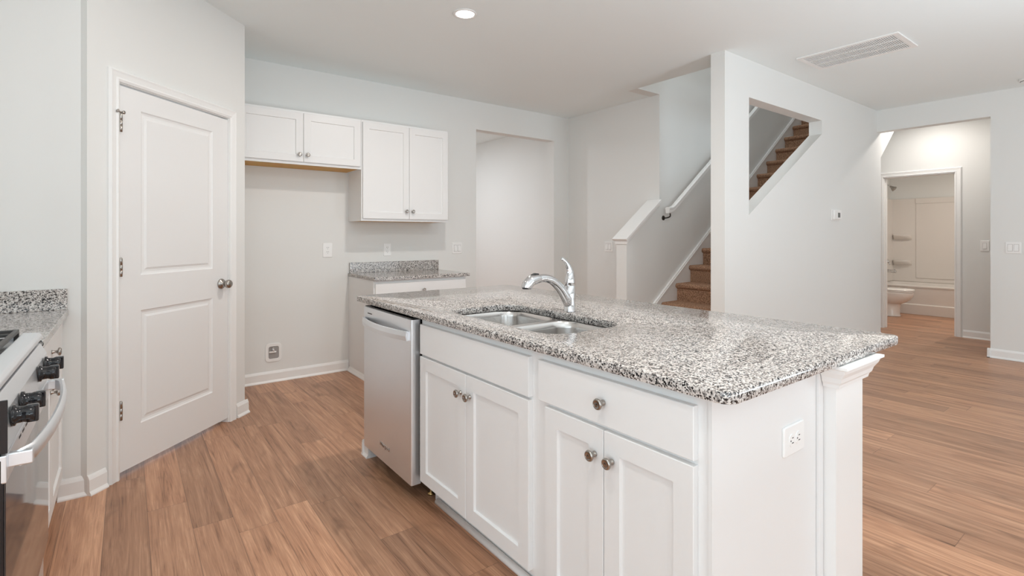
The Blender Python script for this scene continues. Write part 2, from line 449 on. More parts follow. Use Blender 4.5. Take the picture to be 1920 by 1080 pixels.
# window walls; those at the dining end hold the added windows
struct(MB().prism([(XDN - 0.12, 0), (XR + 0.12, 0), (XR + 0.12, H), (XDN - 0.12, H)], 'y', YBK - 0.12, YBK,
       holes=[[(a, z0), (b, z0), (b, z1), (a, z1)] for a, b, z0, z1 in WINS]).build('wall_back', 'wall'), 'off white window wall behind the viewer', 'wall')
struct(MB().prism([(YBK, 0), (1.2, 0), (1.2, H), (YBK, H)], 'x', XDN - 0.12, XDN,
       holes=[[(a, z0), (b, z0), (b, z1), (a, z1)] for a, b, z0, z1 in WINL_ADDED]).build('wall_dining', 'wall'), 'off white wall at the dining end, out of view, with added windows', 'wall')
nw = 0
for a, b, z0, z1, side in [(*w, 'y') for w in WINS] + [(*w, 'x') for w in WINL_ADDED]:  # frames of the added left windows are built here too
    mb = MB(); nw += 1
    for q in ((a, a + 0.05, z0, z1), (b - 0.05, b, z0, z1), (a + 0.05, b - 0.05, z0, z0 + 0.05), (a + 0.05, b - 0.05, z1 - 0.05, z1), ((a + b) / 2 - 0.02, (a + b) / 2 + 0.02, z0 + 0.05, z1 - 0.05)):
        if side == 'y': mb.box(q[0], q[1], YBK - 0.10, YBK - 0.05, q[2], q[3])
        else: mb.box(XDN - 0.10, XDN - 0.05, q[0], q[1], q[2], q[3])
    struct(mb.build('window_%d' % nw, 'trim'), 'white window frame in an unseen wall behind the viewer', 'window')

# ------------------------------------------------------------------ baseboards
def baseprof(mb, p0, p1, nx, ny, h=0.095, shoe=True):
    """moulded board standing along p0-p1 and projecting along (nx, ny)"""
    pr = [(0, 0), (0.024, 0), (0.024, 0.006), (0.014, 0.02), (0.013, h - 0.02), (0.008, h - 0.008), (0.004, h), (0, h)]
    mb.loft([[(p[0] + d * nx, p[1] + d * ny, z) for d, z in pr] for p in (p0, p1)], smooth=False)
def baseboard(name, p0, p1, n, label, h=0.095):
    mb = MB(); baseprof(mb, p0, p1, n[0], n[1], h)
    return struct(mb.build(name, 'trim'), label, 'baseboard')
baseboard('baseboard_left_return', (-0.262, YW), (-0.154 + 0.01, YW), (0, -1), 'white baseboard beside the left base cabinet')
baseboard('baseboard_pantry_left', ppt(-0.218 + 0.0, 0), ppt(DT0 - 0.062, 0), PN, 'white baseboard left of the pantry door')
baseboard('baseboard_pantry_right', ppt(DT1 + 0.062, 0), ppt(0.965, 0), PN, 'short white baseboard right of the pantry door')
baseboard('baseboard_alcove_side', (xc, yc), (xc, YK), (1, 0), 'white baseboard at the hidden side of the alcove')
baseboard('baseboard_alcove', (xc, YK), (1.655, YK), (0, -1), 'white baseboard at the back of the refrigerator alcove')
baseboard('baseboard_kitchen', (2.60, YK), (OX0, YK), (0, -1), 'white baseboard right of the small base cabinet')
baseboard('baseboard_stair_left', (XT, YL), (XT, YK), (-1, 0), 'white baseboard beside the stairs')
baseboard('baseboard_stair_right', (3.82, YS), (7.245, YS), (0, -1), 'white baseboard along the stair wall')
baseboard('baseboard_stair_end', (3.82, 2.363), (3.82, YS), (-1, 0), 'white baseboard across the stair wall end')
baseboard('baseboard_right', (XR, YBK), (XR, RY0 + 0.024), (-1, 0), 'white baseboard of the right wall')
baseboard('baseboard_right_return', (XR - 0.024, RY0), (XR + 0.12, RY0), (0, 1), 'white baseboard return inside the hall opening')
baseboard('baseboard_hall', (XF, -0.48), (XF, BY0 - 0.07), (-1, 0), 'white baseboard right of the bathroom door')
baseboard('baseboard_passage', (4.55, YK + 0.12), (4.55, 8.0), (-1, 0), 'white baseboard in the passage')

# ------------------------------------------------------------------ pantry door, casing
def casing_profile(w):
    return [(0, 0), (0, 0.012), (0.012, 0.018), (0.02, 0.013), (w - 0.018, 0.017), (w - 0.010, 0.020), (w, 0.010), (w, 0)]
def casing(name, to_world, t0, t1, h, label, w=0.06):
    """three mitred moulded lengths; to_world(t, n, z)"""
    pr = casing_profile(w); mb = MB()
    mb.loft([[to_world(t0 - u, n, z + (u if z else 0)) for u, n in pr] for z in (0, h)], smooth=False)
    mb.loft([[to_world(t1 + u, n, z + (u if z else 0)) for u, n in pr] for z in (0, h)], smooth=False)
    mb.loft([[to_world(t0 - u, n, h + u) for u, n in pr], [to_world(t1 + u, n, h + u) for u, n in pr]], smooth=False)
    return struct(mb.build(name, 'trim'), label, 'door casing')
pw = lambda t, n, z: (*ppt(t, n), z)
casing('trim_1', pw, DT0 + 0.008, DT1 - 0.008, DH - 0.008, 'white moulded casing around the pantry door')
# jamb
mb = MB()
for a, b in ((DT0, DT0 + 0.013), (DT1 - 0.013, DT1)):
    mb.prism([ppt(a, 0.0), ppt(b, 0.0), ppt(b, -0.12), ppt(a, -0.12)], 'z', 0, DH)
mb.prism([ppt(DT0, 0), ppt(DT1, 0), ppt(DT1, -0.12), ppt(DT0, -0.12)], 'z', DH - 0.013, DH)
mb.prism([ppt(DT1 - 0.026, -0.05), ppt(DT1 - 0.013, -0.05), ppt(DT1 - 0.013, -0.085), ppt(DT1 - 0.026, -0.085)], 'z', 0, DH - 0.013)
struct(mb.build('trim_2', 'trim'), 'white jamb inside the pantry doorway', 'door jamb')

# door slab in its own frame: x along the wall, y = depth (0 front face, + into pantry), z up
DW_ = 0.815
door = bpy.data.objects.new('door_1', None); COL.objects.link(door)
door.location = (*ppt(-0.047, -0.003), 0.0); door.rotation_euler = (0, 0, math.radians(45))
struct(door, 'white two panel pantry door on the diagonal wall, with a nickel knob', 'door')
def panel_ring(mb, x0, x1, z0, z1):
    """moulded sunk border and raised field"""
    steps = [(0.0, 0.0), (0.006, 0.006), (0.016, 0.009), (0.028, 0.0085), (0.040, 0.003), (0.046, 0.003)]
    loops = [[(x0 + d, y, z0 + d), (x1 - d, y, z0 + d), (x1 - d, y, z1 - d), (x0 + d, y, z1 - d)] for d, y in steps]
    mb.loft(loops, cap=(False, True), smooth=False)
z0d, z1d = 0.028, 2.033
px0, px1 = 0.135, DW_ - 0.138
mb = MB()
holes = [[(px0, 0.242), (px1, 0.242), (px1, 0.852), (px0, 0.852)], [(px0, 1.042), (px1, 1.042), (px1, 1.928), (px0, 1.928)]]
mb.prism([(0, z0d), (DW_, z0d), (DW_, z1d), (0, z1d)], 'y', 0.0, 0.030, holes=holes)
for h_ in holes: panel_ring(mb, h_[0][0], h_[1][0], h_[0][1], h_[2][1])
mb.box(0, DW_, 0.030, 0.036, z0d, z1d)
slab = mb.build('door_panel', 'door', door)
RX = Matrix.Rotation(math.radians(90), 4, 'X')      # lathe axis +Z -> -Y
kb = MB()
kb.lathe([(0.0, 0.0), (0.034, 0.0), (0.034, 0.004), (0.030, 0.010), (0.016, 0.014), (0.012, 0.020), (0.0115, 0.030), (0.016, 0.036), (0.025, 0.042), (0.028, 0.052), (0.0265, 0.062), (0.020, 0.069), (0.0, 0.071)], 32, Matrix.Translation((DW_ - 0.062, 0, 0.937)) @ RX)
kn_ = kb.build('door_knob', 'nickel', door)
for zc in (1.836, 1.09, 0.35):
    hb = MB()
    hb.box(-0.010, 0.004, -0.004, 0.0, zc - 0.045, zc + 0.045)
    hb.lathe([(0, -0.046), (0.006, -0.046), (0.0065, -0.015), (0.0058, -0.0145), (0.0065, -0.014), (0.0065, 0.014), (0.0058, 0.0145), (0.0065, 0.015), (0.006, 0.046), (0.004, 0.052), (0, 0.053)], 16, Matrix.Translation((0.0, -0.014, zc)) @ Matrix.Diagonal((1.25, 1.25, 1, 1)))
    hb.build('hinge', 'nickel', door)
sb = MB()
sb.lathe([(0, 0), (0.008, 0), (0.008, 0.006), (0, 0.006)], 16, Matrix.Translation((-0.003, -0.010, 1.889)))
sb.tube([(-0.003, -0.010, 1.892), (-0.020, -0.020, 1.892)], 0.0035, 10, sub=1)
sb.tube([(-0.003, -0.010, 1.892), (0.010, -0.018, 1.892)], 0.0035, 10, sub=1)
sb.lathe([(0, 0), (0.008, 0), (0.009, 0.006), (0, 0.008)], 14, Matrix.Translation((-0.022, -0.021, 1.892)) @ Matrix.Rotation(math.radians(-60), 4, 'Y'))
sb.lathe([(0, 0), (0.008, 0), (0.009, 0.006), (0, 0.008)], 14, Matrix.Translation((0.010, -0.018, 1.892)) @ RX)
sb.build('door_stop', 'nickel', door)

# ------------------------------------------------------------------ bathroom doorway trim
bw = lambda t, n, z: (XF - n, t, z)
casing('trim_3', bw, BY0 + 0.006, BY1 - 0.006, BZ - 0.006, 'white moulded casing around the bathroom doorway', w=0.065)
mb = MB()
mb.box(XF, XF + 0.12, BY0, BY0 + 0.014, 0, BZ); mb.box(XF, XF + 0.12, BY1 - 0.014, BY1, 0, BZ); mb.box(XF, XF + 0.12, BY0, BY1, BZ - 0.014, BZ)
mb.box(XF + 0.045, XF + 0.08, BY0 + 0.014, BY0 + 0.024, 0, BZ - 0.014); mb.box(XF + 0.045, XF + 0.08, BY1 - 0.024, BY1 - 0.014, 0, BZ - 0.014)
jb = struct(mb.build('trim_4', 'trim'), 'white jamb inside the bathroom doorway', 'door jamb')
for zc in (1.80, 1.06, 0.33):
    MB().box(XF + 0.085, XF + 0.118, BY0 + 0.014, BY0 + 0.0165, zc - 0.045, zc + 0.045, 0.001).build('hinge', 'nickel', jb)

# ------------------------------------------------------------------ half wall and stairs
def stair_z(x): return 0.759 * (x - 4.462)
hw = MB().prism([(3.945, 0), (XT, 0), (XT, 1.588), (3.945, 1.195)], 'y', YL, 3.483)
hwo = struct(hw.build('wall_half', 'wall'), 'low off white half wall at the foot of the stairs', 'wall')
cp = MB()
cp.prism([(3.925, 1.203), (XT + 0.0, 1.603), (XT + 0.0, 1.638), (3.905, 1.223)], 'y', YL - 0.028, 3.483 + 0.028, bev=0.004)
cp.prism([(3.935, 1.170), (XT, 1.571), (XT, 1.603), (3.935, 1.2035)], 'y', YL - 0.012, 3.483 + 0.012, bev=0.003)
struct(cp.build('trim_5', 'trim'), 'white sloping cap on top of the half wall', 'wall cap')

SK = YL - 0.014
sk = MB()
sk.prism([(3.95, 0), (4.40, 0), (8.3, stair_z(8.3)), (8.3, stair_z(8.3) + 0.635), (3.95, stair_z(3.95) + 0.635)], 'y', SK, YL)
o_ = 0.0
sk.prism([(3.95, stair_z(3.95) + 0.585), (8.3, stair_z(8.3) + 0.585), (8.3, stair_z(8.3) + 0.640), (3.95, stair_z(3.95) + 0.640)], 'y', SK - 0.010, SK + 0.002, bev=0.003)
sk.prism([(3.95, stair_z(3.95) + 0.605), (8.3, stair_z(8.3) + 0.605), (8.3, stair_z(8.3) + 0.622), (3.95, stair_z(3.95) + 0.622)], 'y', SK - 0.016, SK - 0.008, bev=0.002)
struct(sk.build('trim_6', 'trim'), 'white skirt board with raised cap along the left of the stairs', 'skirt board')

st = thing('staircase', 'straight staircase covered in brown carpet, rising behind the wall with the angled opening', 'stairs', (3.99, 2.85, 0))
RISE, RUN = 0.1858, 0.2447
for k in range(1, 17):
    nx = 4.478 + RUN * (k - 3); z1 = RISE * k; z0 = RISE * (k - 1)
    xr = nx + 0.028
    pr = [(xr, z0), (xr, z1 - 0.058), (xr - 0.012, z1 - 0.052)]
    for a in range(0, 7):
        t = math.radians(235 - 145 * a / 6.0)
        pr.append((xr - 0.004 + 0.026 * math.cos(t), z1 - 0.026 + 0.026 * math.sin(t)))
    pr += [(xr + RUN, z1), (xr + RUN, z0)]
    MB().prism(pr, 'y', 2.366, SK - 0.001).build('step', 'carpet', st, sharp=40)

hr = thing('handrail', 'white wooden handrail on the wall beside the carpeted stairs', 'handrail', (4.5, 3.27, 1.5))
YR = 3.268
def rail_prof(dz, x, z):
    w, h, r = 0.023, 0.032, 0.008
    pr = [(-w, -h + r), (-w + r, -h), (w - r, -h), (w, -h + r), (w, 0.002), (w + 0.004, 0.010), (w + 0.004, h - r), (w - r, h), (-w + r, h), (-w - 0.004, h - r), (-w - 0.004, 0.010), (-w, 0.002)]
    return [(x, YR + a, z + b) for a, b in pr]
xs = [(4.485, 1.520), (4.55, 1.528), (4.60, 1.556)] + [(x, 1.556 + 0.759 * (x - 4.60)) for x in (5.5, 6.5, 7.5, 8.2)]
MB().loft([rail_prof(0, x, z) for x, z in xs], smooth=False).build('rail', 'trim', hr)
for xb in (4.53, 5.6, 6.7, 7.8):
    zb = 1.556 + 0.759 * max(xb - 4.60, -0.05) - 0.03
    b_ = MB()
    b_.tube([(xb, YR, zb + 0.0), (xb, YR, zb - 0.03), (xb, YR + 0.04, zb - 0.045), (xb, YL - 0.004, zb - 0.045)], 0.007, 10)
    b_.lathe([(0, 0), (0.026, 0), (0.024, 0.006), (0.010, 0.010), (0, 0.010)], 20, Matrix.Translation((xb, YL, zb - 0.045)) @ RX)
    b_.build('bracket', 'bronze', hr)

# ================================================================== CABINETS
def make_knob(parent, loc, axis, r=0.0165, name='knob'):
    """mushroom knob; axis = outward unit direction in world"""
    q = Vector((0, 0, 1)).rotation_difference(Vector(axis)).to_matrix().to_4x4()
    b = MB()
    b.lathe([(0, 0), (0.0085, 0), (0.0085, 0.003), (0.0055, 0.006), (0.005, 0.014), (0.008, 0.018), (r - 0.002, 0.020), (r, 0.024), (r - 0.0015, 0.028), (r * 0.62, 0.0305), (r * 0.6, 0.0295), (r * 0.3, 0.031), (0, 0.0315)], 28, Matrix.Translation(loc) @ q)
    return b.build(name, 'nickel', parent)

def shaker(mb, axis, f, t, a0, a1, z0, z1, stile=0.057, rec=0.009):
    """shaker door: axis 'x' (front faces -x at x=f, thickness t) or 'y' or 'X' (front faces +x)"""
    b = bmesh.new()
    if axis == 'x': P = lambda a, d, z: (f + d, a, z)
    elif axis == 'X': P = lambda a, d, z: (f - d, a, z)
    else: P = lambda a, d, z: (a, f + d, z)
    e = 0.0015
    loops = [
        [(a0, t, z0), (a1, t, z0), (a1, t, z1), (a0, t, z1)],
        [(a0, e, z0), (a1, e, z0), (a1, e, z1), (a0, e, z1)],
        [(a0 + e, 0, z0 + e), (a1 - e, 0, z0 + e), (a1 - e, 0, z1 - e), (a0 + e, 0, z1 - e)]]
    if stile:
        s_ = stile
        loops += [[(a0 + s_, 0, z0 + s_), (a1 - s_, 0, z0 + s_), (a1 - s_, 0, z1 - s_), (a0 + s_, 0, z1 - s_)],
                  [(a0 + s_ + 0.0035, rec, z0 + s_ + 0.0035), (a1 - s_ - 0.0035, rec, z0 + s_ + 0.0035), (a1 - s_ - 0.0035, rec, z1 - s_ - 0.0035), (a0 + s_ + 0.0035, rec, z1 - s_ - 0.0035)]]
    mb.loft([[P(*p) for p in l] for l in loops], smooth=False)
    return mb

# ---- upper cabinets
YU = 4.418      # face frame plane
def upper_cab(x0, x1, z0, z1, label, seam, knob_z):
    t = thing('upper_cabinet', label, 'cabinet', ((x0 + x1) / 2, YK, z0), group='white upper cabinets')
    b = MB()
    b.box(x0, x1, YU, YU + 0.019, z0, z1)
    b.box(x0, x0 + 0.016, YU + 0.019, YK - 0.001, z0, z1); b.box(x1 - 0.016, x1, YU + 0.019, YK - 0.001, z0, z1)
    b.box(x0 + 0.016, x1 - 0.016, YU + 0.019, YK - 0.001, z1 - 0.016, z1)
    b.build('cabinet_body', 'cabinet', t)
    bp = box_obj('bottom_panel', 'ply', x0 + 0.016, x1 - 0.016, YU + 0.019, YK - 0.001, z0 + 0.002, z0 + 0.014, t)
    bp['label'] = 'bare brown plywood underside'
    for a0, a1, kx in ((x0 + 0.010, seam - 0.0015, seam - 0.032), (seam + 0.0015, x1 - 0.010, seam + 0.032)):
        d = shaker(MB(), 'y', YU - 0.019, 0.0185, a0, a1, z0 + 0.022, z1 - 0.018).build('door', 'cabinet', t)
        make_knob(d, (kx, YU - 0.019, knob_z), (0, -1, 0))
    return t
upper_cab(xc + 0.004, 1.655, 1.842, 2.283, 'short white upper cabinet over the empty refrigerator alcove', 1.163, 1.922)
upper_cab(1.657, 2.535, 1.387, 2.283, 'tall white upper cabinet above the small granite counter', 2.112, 1.482)

# ---- small base cabinet on the kitchen wall
CT, CB = 0.905, 0.875
bc = thing('base_cabinet', 'white base cabinet with drawer against the back kitchen wall under the small counter', 'cabinet', (2.12, YK, 0))
X0, X1, YF = 1.658, 2.570, 4.140
b = MB(); b.box(X0, X1, YF + 0.019, YK - 0.001, 0.0, CB); b.box(X0, X1, YF, YF + 0.019, 0.10, CB)
b.build('cabinet_body', 'cabinet', bc)
b = MB(); baseprof(b, (X0, YF + 0.06), (X0, YK - 0.03), -1, 0, 0.04); b.build('shoe_moulding', 'trim', bc)
d = shaker(MB(), 'y', YF - 0.019, 0.0185, X0 + 0.012, X1 - 0.012, 0.715, 0.848, stile=0).build('drawer', 'cabinet', bc)
make_knob(d, ((X0 + X1) / 2, YF - 0.019, 0.775), (0, -1, 0))
for a0, a1, kx in ((X0 + 0.012, 2.1125, 2.082), (2.1155, X1 - 0.012, 2.146)):
    d = shaker(MB(), 'y', YF - 0.019, 0.0185, a0, a1, 0.12, 0.695).build('door', 'cabinet', bc)
    make_knob(d, (kx, YF - 0.019, 0.625), (0, -1, 0))
ct = thing('countertop', 'small speckled grey granite counter with backsplash on the back kitchen wall', 'countertop', (2.12, YK, CB), group='granite countertops')
MB().prism([(1.650, 4.100), (2.590, 4.100), (2.590, YK - 0.001), (1.650, YK - 0.001)], 'z', CB, CT, bev=0.003).build('slab', 'granite', ct)
MB().box(1.662, 2.600, YK - 0.021, YK - 0.001, CT, 1.003, 0.002).build('backsplash', 'granite', ct)

# ---- left base cabinet and counter
XLF = -0.262    # face frame
lc = thing('base_cabinet', 'white base cabinet in the left corner between gas range and wall', 'cabinet', (-0.55, 2.77, 0))
b = MB(); b.box(-0.868, XLF - 0.07, 2.310, YW - 0.001, 0, 0.10); b.box(-0.868, XLF, 2.310, YW - 0.001, 0.10, CB)
b.build('cabinet_body', 'cabinet', lc)
for a0, a1, ky in ((2.325, 2.760, 2.73), (2.764, 3.205, 2.80)):
    d = shaker(MB(), 'X', XLF + 0.019, 0.0185, a0, a1, 0.12, 0.695).build('door', 'cabinet', lc)
    make_knob(d, (XLF + 0.019, ky, 0.63), (1, 0, 0))
d = shaker(MB(), 'X', XLF + 0.019, 0.0185, 2.325, 3.205, 0.715, 0.848, stile=0).build('drawer', 'cabinet', lc)
make_knob(d, (XLF + 0.019, 2.765, 0.785), (1, 0, 0))
ct = thing('countertop', 'speckled grey granite counter with backsplash beside the gas range', 'countertop', (-0.55, 2.77, CB), group='granite countertops')
MB().prism([(-0.868, 2.310), (-0.223, 2.310), (-0.223, YW - 0.001), (-0.868, YW - 0.001)], 'z', CB, CT, bev=0.003).build('slab', 'granite', ct)
MB().box(-0.868, -0.226, YW - 0.021, YW - 0.001, CT, 1.003, 0.002).build('backsplash', 'granite', ct)

# ================================================================== ISLAND
XI = 1.105      # face frame plane of the island cabinets
XIB = 1.687     # back of the cabinets
XD = XI - 0.020
def island_cab(y0, y1, label, fixed):
    t = thing('base_cabinet', label, 'cabinet', (1.4, (y0 + y1) / 2, 0), group='white island cabinets')
    b = MB(); b.box(XI, XI + 0.019, y0, y1, 0.10, CB)
    for yy in (y0, y1 - 0.016):
        b.box(XI + 0.019, XIB, yy, yy + 0.016, 0.10, CB); b.box(XI + 0.082, XIB, yy, yy + 0.016, 0.0, 0.10)
    b.box(XI + 0.019, XIB, y0 + 0.016, y1 - 0.016, 0.10, 0.116); b.box(XIB - 0.01, XIB, y0 + 0.016, y1 - 0.016, 0.116, CB)
    b.box(XI + 0.07, XI + 0.082, y0, y1, 0.0, 0.10)
    b.build('cabinet_body', 'cabinet', t)
    return t
# sink base
ya, yb = 1.322, 2.165
sbc = island_cab(ya, yb, 'white island sink cabinet beside the dishwasher, with a blank drawer front', True)
shaker(MB(), 'x', XD, 0.0195, 1.348, 2.150, 0.708, 0.845, stile=0).build('false_drawer_front', 'cabinet', sbc)
for a0, a1, ky in ((1.7515, 2.150, 1.785), (1.348, 1.7485, 1.715)):
    d = shaker(MB(), 'x', XD, 0.0195, a0, a1, 0.118, 0.697).build('door', 'cabinet', sbc)
    make_knob(d, (XD, ky, 0.617), (-1, 0, 0))
# drawer base
ya, yb = 0.688, 1.322
dbc = island_cab(ya, yb, 'white island cabinet with one drawer at the near end beside the outlet panel', False)
d = shaker(MB(), 'x', XD, 0.0195, 0.717, 1.297, 0.713, 0.845, stile=0).build('drawer', 'cabinet', dbc)
make_knob(d, (XD, 1.007, 0.779), (-1, 0, 0))
for a0, a1, ky in ((1.0085, 1.262, 1.040), (0.717, 1.0055, 0.974)):
    d = shaker(MB(), 'x', XD, 0.0195, a0, a1, 0.118, 0.700).build('door', 'cabinet', dbc)
    make_knob(d, (XD, ky, 0.622), (-1, 0, 0))
# white toe moulding under the island cabinets
mb = MB()
mb.tube([(XI + 0.055, 0.70, 0.012), (XI + 0.055, 2.12, 0.012)], 0.014, 12, sub=1)
tag(mb.build('shoe_moulding', 'trim'), 'rounded white shoe moulding at the foot of the island cabinets', 'moulding')

# near end panel with edge batten and outlet
ep = thing('end_panel', 'plain white end panel with a power outlet closing the near end of the island', 'panel', (1.39, 0.68, 0))
MB().box(XI - 0.004, XIB, 0.678, 0.6875, 0.0, CB).build('panel', 'cabinet', ep)
MB().box(1.657, XIB, 0.669, 0.678, 0.0, CB, 0.002).build('edge_batten', 'cabinet', ep)
# half wall with pilaster end and crown moulding behind the cabinets
kw = thing('island_half_wall', 'white half wall behind the island cabinets, with a moulded crown under the counter overhang', 'half wall', (1.79, 1.75, 0))
KX0, KX1, KY0, KY1 = 1.690, 1.895, 0.636, 2.85
MB().box(KX0, KX1, KY0, KY1, 0.0, CB - 0.001).build('wall_core', 'trim', kw)
cm_ = [(0.0, 0.800), (0.012, 0.802), (0.014, 0.812), (0.020, 0.820), (0.024, 0.834), (0.034, 0.850), (0.038, 0.862), (0.046, 0.866), (0.046, CB - 0.001), (0.0, CB - 0.001)]
b = MB()
ring = []
for dd, z in cm_:
    ring.append((dd, z))
# wraps near end and the seating side (profile swept around a U)
loops = []
b.loft([[(KX0, KY0 + 0.031, z) if dd == 0 else (KX0 - dd, KY0 + 0.031, z) for dd, z in ring], [(KX0 - dd, KY0 - dd, z) for dd, z in ring],
        [(KX1 + dd, KY0 - dd, z) for dd, z in ring], [(KX1 + dd, KY1 + 0.0, z) for dd, z in ring]], smooth=False)
b.build('crown_moulding', 'trim', kw)
b = MB(); baseprof(b, (KX1, KY1), (KX1, KY0), 1, 0); baseprof(b, (KX1 + 0.02, KY0), (KX0, KY0), 0, -1); b.build('base_moulding', 'trim', kw)
# far end panel with baseboard return
fp = thing('end_panel', 'white end panel closing the far end of the island beyond the dishwasher', 'panel', (1.39, 2.82, 0))
MB().box(1.098, XIB, 2.785, 2.845, 0.0, CB).build('panel', 'cabinet', fp)
b = MB(); baseprof(b, (1.098, 2.845), (1.098, 2.785), -1, 0, 0.09); baseprof(b, (1.075, 2.845), (XIB, 2.845), 0, 1, 0.09); b.build('base_moulding', 'trim', fp)

# ---- granite top with sink cut-out
SX0, SX1, SY0, SY1 = 1.190, 1.582, 1.338, 2.105
it = thing('countertop', 'large speckled grey granite island top with an undermount sink cut out', 'countertop', (1.6, 1.78, CB), group='granite countertops')
outer = rrect(1.066, 2.175, 0.612, 2.940, 0.035, 6)
inner = rrect(SX0, SX1, SY0, SY1, 0.10, 8)
MB().prism(outer, 'z', CB, CT, bev=0.004, holes=[inner]).build('slab', 'granite', it, sharp=35)
# ---- sink
sk_ = thing('sink', 'double bowl undermount stainless steel sink in the island top', 'sink', (1.39, 1.72, 0.66))
def bowl(x0, x1, y0, y1, name):
    b = MB(); L = []
    for dz, ins, r in ((CB - 0.0015, 0.0, 0.085), (CB - 0.006, 0.004, 0.083), (CB - 0.03, 0.008, 0.08), (CB - 0.16, 0.016, 0.075), (CB - 0.19, 0.030, 0.07), (CB - 0.20, 0.055, 0.05)):
        L.append([(x, y, dz) for x, y in rrect(x0 + ins, x1 - ins, y0 + ins, y1 - ins, r, 8)])
    b.loft(L, cap=(False, True)); return b.build(name, 'steel_v', sk_)
ym = 1.715
bowl(SX0 - 0.006, SX1 + 0.006, ym + 0.016, SY1 + 0.006, 'bowl')
bowl(SX0 - 0.006, SX1 + 0.006, SY0 - 0.006, ym - 0.016, 'bowl')
fl = MB().prism(rrect(SX0 - 0.025, SX1 + 0.025, SY0 - 0.025, SY1 + 0.025, 0.1, 8), 'z', CB - 0.004, CB - 0.001,
    holes=[rrect(SX0 - 0.006, SX1 + 0.006, ym + 0.016, SY1 + 0.006, 0.085, 8), rrect(SX0 - 0.006, SX1 + 0.006, SY0 - 0.006, ym - 0.016, 0.085, 8)])
fl.build('flange', 'steel_v', sk_)
for yc_ in ((ym + SY1) / 2, (ym + SY0) / 2):
    MB().lathe([(0, 0), (0.03, 0), (0.042, 0.003), (0.044, 0.001), (0.044, -0.004), (0, -0.004)], 28, Matrix.Translation(((SX0 + SX1) / 2, yc_, CB - 0.1985))).build('drain', 'chrome', sk_)
# ---- faucet
FX, FY = 1.637, 1.728
fa = thing('faucet', 'chrome single lever pull out kitchen faucet behind the island sink', 'faucet', (FX, FY, CT))
MB().lathe([(0, 0), (0.028, 0), (0.028, 0.004), (0.0265, 0.006), (0.0255, 0.06), (0.0255, 0.118), (0.0245, 0.119), (0.0245, 0.121), (0.0255, 0.122), (0.025, 0.14), (0.022, 0.16), (0.017, 0.178), (0.009, 0.188), (0, 0.19)], 36, Matrix.Translation((FX, FY, CT))).build('body', 'chrome', fa)
zz = lambda h_: CT + h_
MB().tube([(FX + 0.002, FY, zz(0.024)), (FX - 0.022, FY, zz(0.062)), (FX - 0.062, FY, zz(0.112)), (FX - 0.108, FY, zz(0.147)), (FX - 0.155, FY, zz(0.161)), (FX - 0.195, FY, zz(0.159))],
          [0.024, 0.025, 0.0215, 0.0195, 0.0185, 0.0185], 24).build('spout', 'chrome', fa)
hd = MB().tube([(FX - 0.185, FY, zz(0.160)), (FX - 0.205, FY, zz(0.159)), (FX - 0.232, FY, zz(0.153)), (FX - 0.250, FY, zz(0.138)), (FX - 0.255, FY, zz(0.122))],
          [0.019, 0.022, 0.0245, 0.0245, 0.0225], 24).build('spray_head', 'chrome', fa)
MB().lathe([(0, 0), (0.019, 0), (0.020, 0.004), (0, 0.004)], 24, Matrix.Translation((FX - 0.2555, FY, zz(0.1195)))).build('nozzle', 'slot', hd)
MB().tube([(FX - 0.190, FY, zz(0.181)), (FX - 0.212, FY, zz(0.182)), (FX - 0.228, FY, zz(0.178))], [0.004, 0.006, 0.004], 12, sq=(1.6, 0.8)).build('spray_button', 'slot', hd)
MB().tube([(FX + 0.004, FY, zz(0.140)), (FX + 0.004, FY, zz(0.172)), (FX - 0.006, FY, zz(0.204)), (FX - 0.026, FY, zz(0.230)), (FX - 0.050, FY, zz(0.247))],
          [0.020, 0.018, 0.0125, 0.0085, 0.006], 20, sq=(1.25, 0.8)).build('lever', 'chrome', fa)

# ---- dishwasher
XW = 1.055
dw = thing('dishwasher', 'stainless steel dishwasher with curved bar handle at the far end of the island', 'dishwasher', (1.35, 2.475, 0))
Y0, Y1 = 2.178, 2.775
b = MB(); b.box(XI + 0.01, XIB - 0.02, Y0 + 0.006, Y1 - 0.004, 0.10, 0.866); b.box(XI + 0.11, XIB - 0.03, Y0 + 0.01, Y1 - 0.01, 0.012, 0.10)
b.build('tub_casing', 'dark', dw)
dd = MB()
dd.prism(rrect(XW, XW + 0.052, Y0, Y1, 0.007, 4), 'z', 0.090, 0.862)
ddo = dd.build('door', 'steel', dw, sharp=35)
# black control top strip
box_obj('control_strip', 'black', XW + 0.006, XW + 0.048, Y0 + 0.012, Y1 - 0.012, 0.862, 0.868, dw)
# handle: bowed flat bar
ys_ = [Y0 + 0.028 + (Y1 - Y0 - 0.044) * i / 20 for i in range(21)]
yc_ = (ys_[0] + ys_[-1]) / 2; hl = (ys_[-1] - ys_[0]) / 2
hl_ = []
for y in ys_:
    s_ = (y - yc_) / hl; out = 0.012 + 0.036 * (1 - s_ * s_)
    za, zb = 0.762, 0.806
    x_ = XW - out
    hl_.append([(x_, y, za), (x_ - 0.003, y, (za + zb) / 2), (x_, y, zb), (x_ + 0.010, y, zb), (x_ + 0.010, y, za)])
b = MB(); b.loft(hl_, smooth=False)
for y in (ys_[0], ys_[-1]):
    b.box(XW - 0.012, XW + 0.001, y - 0.004, y + 0.004, 0.764, 0.804)
b.build('handle', 'steel', ddo)
box_obj('badge', 'slot', XW - 0.001, XW + 0.001, 2.655, 2.715, 0.829, 0.834, ddo)
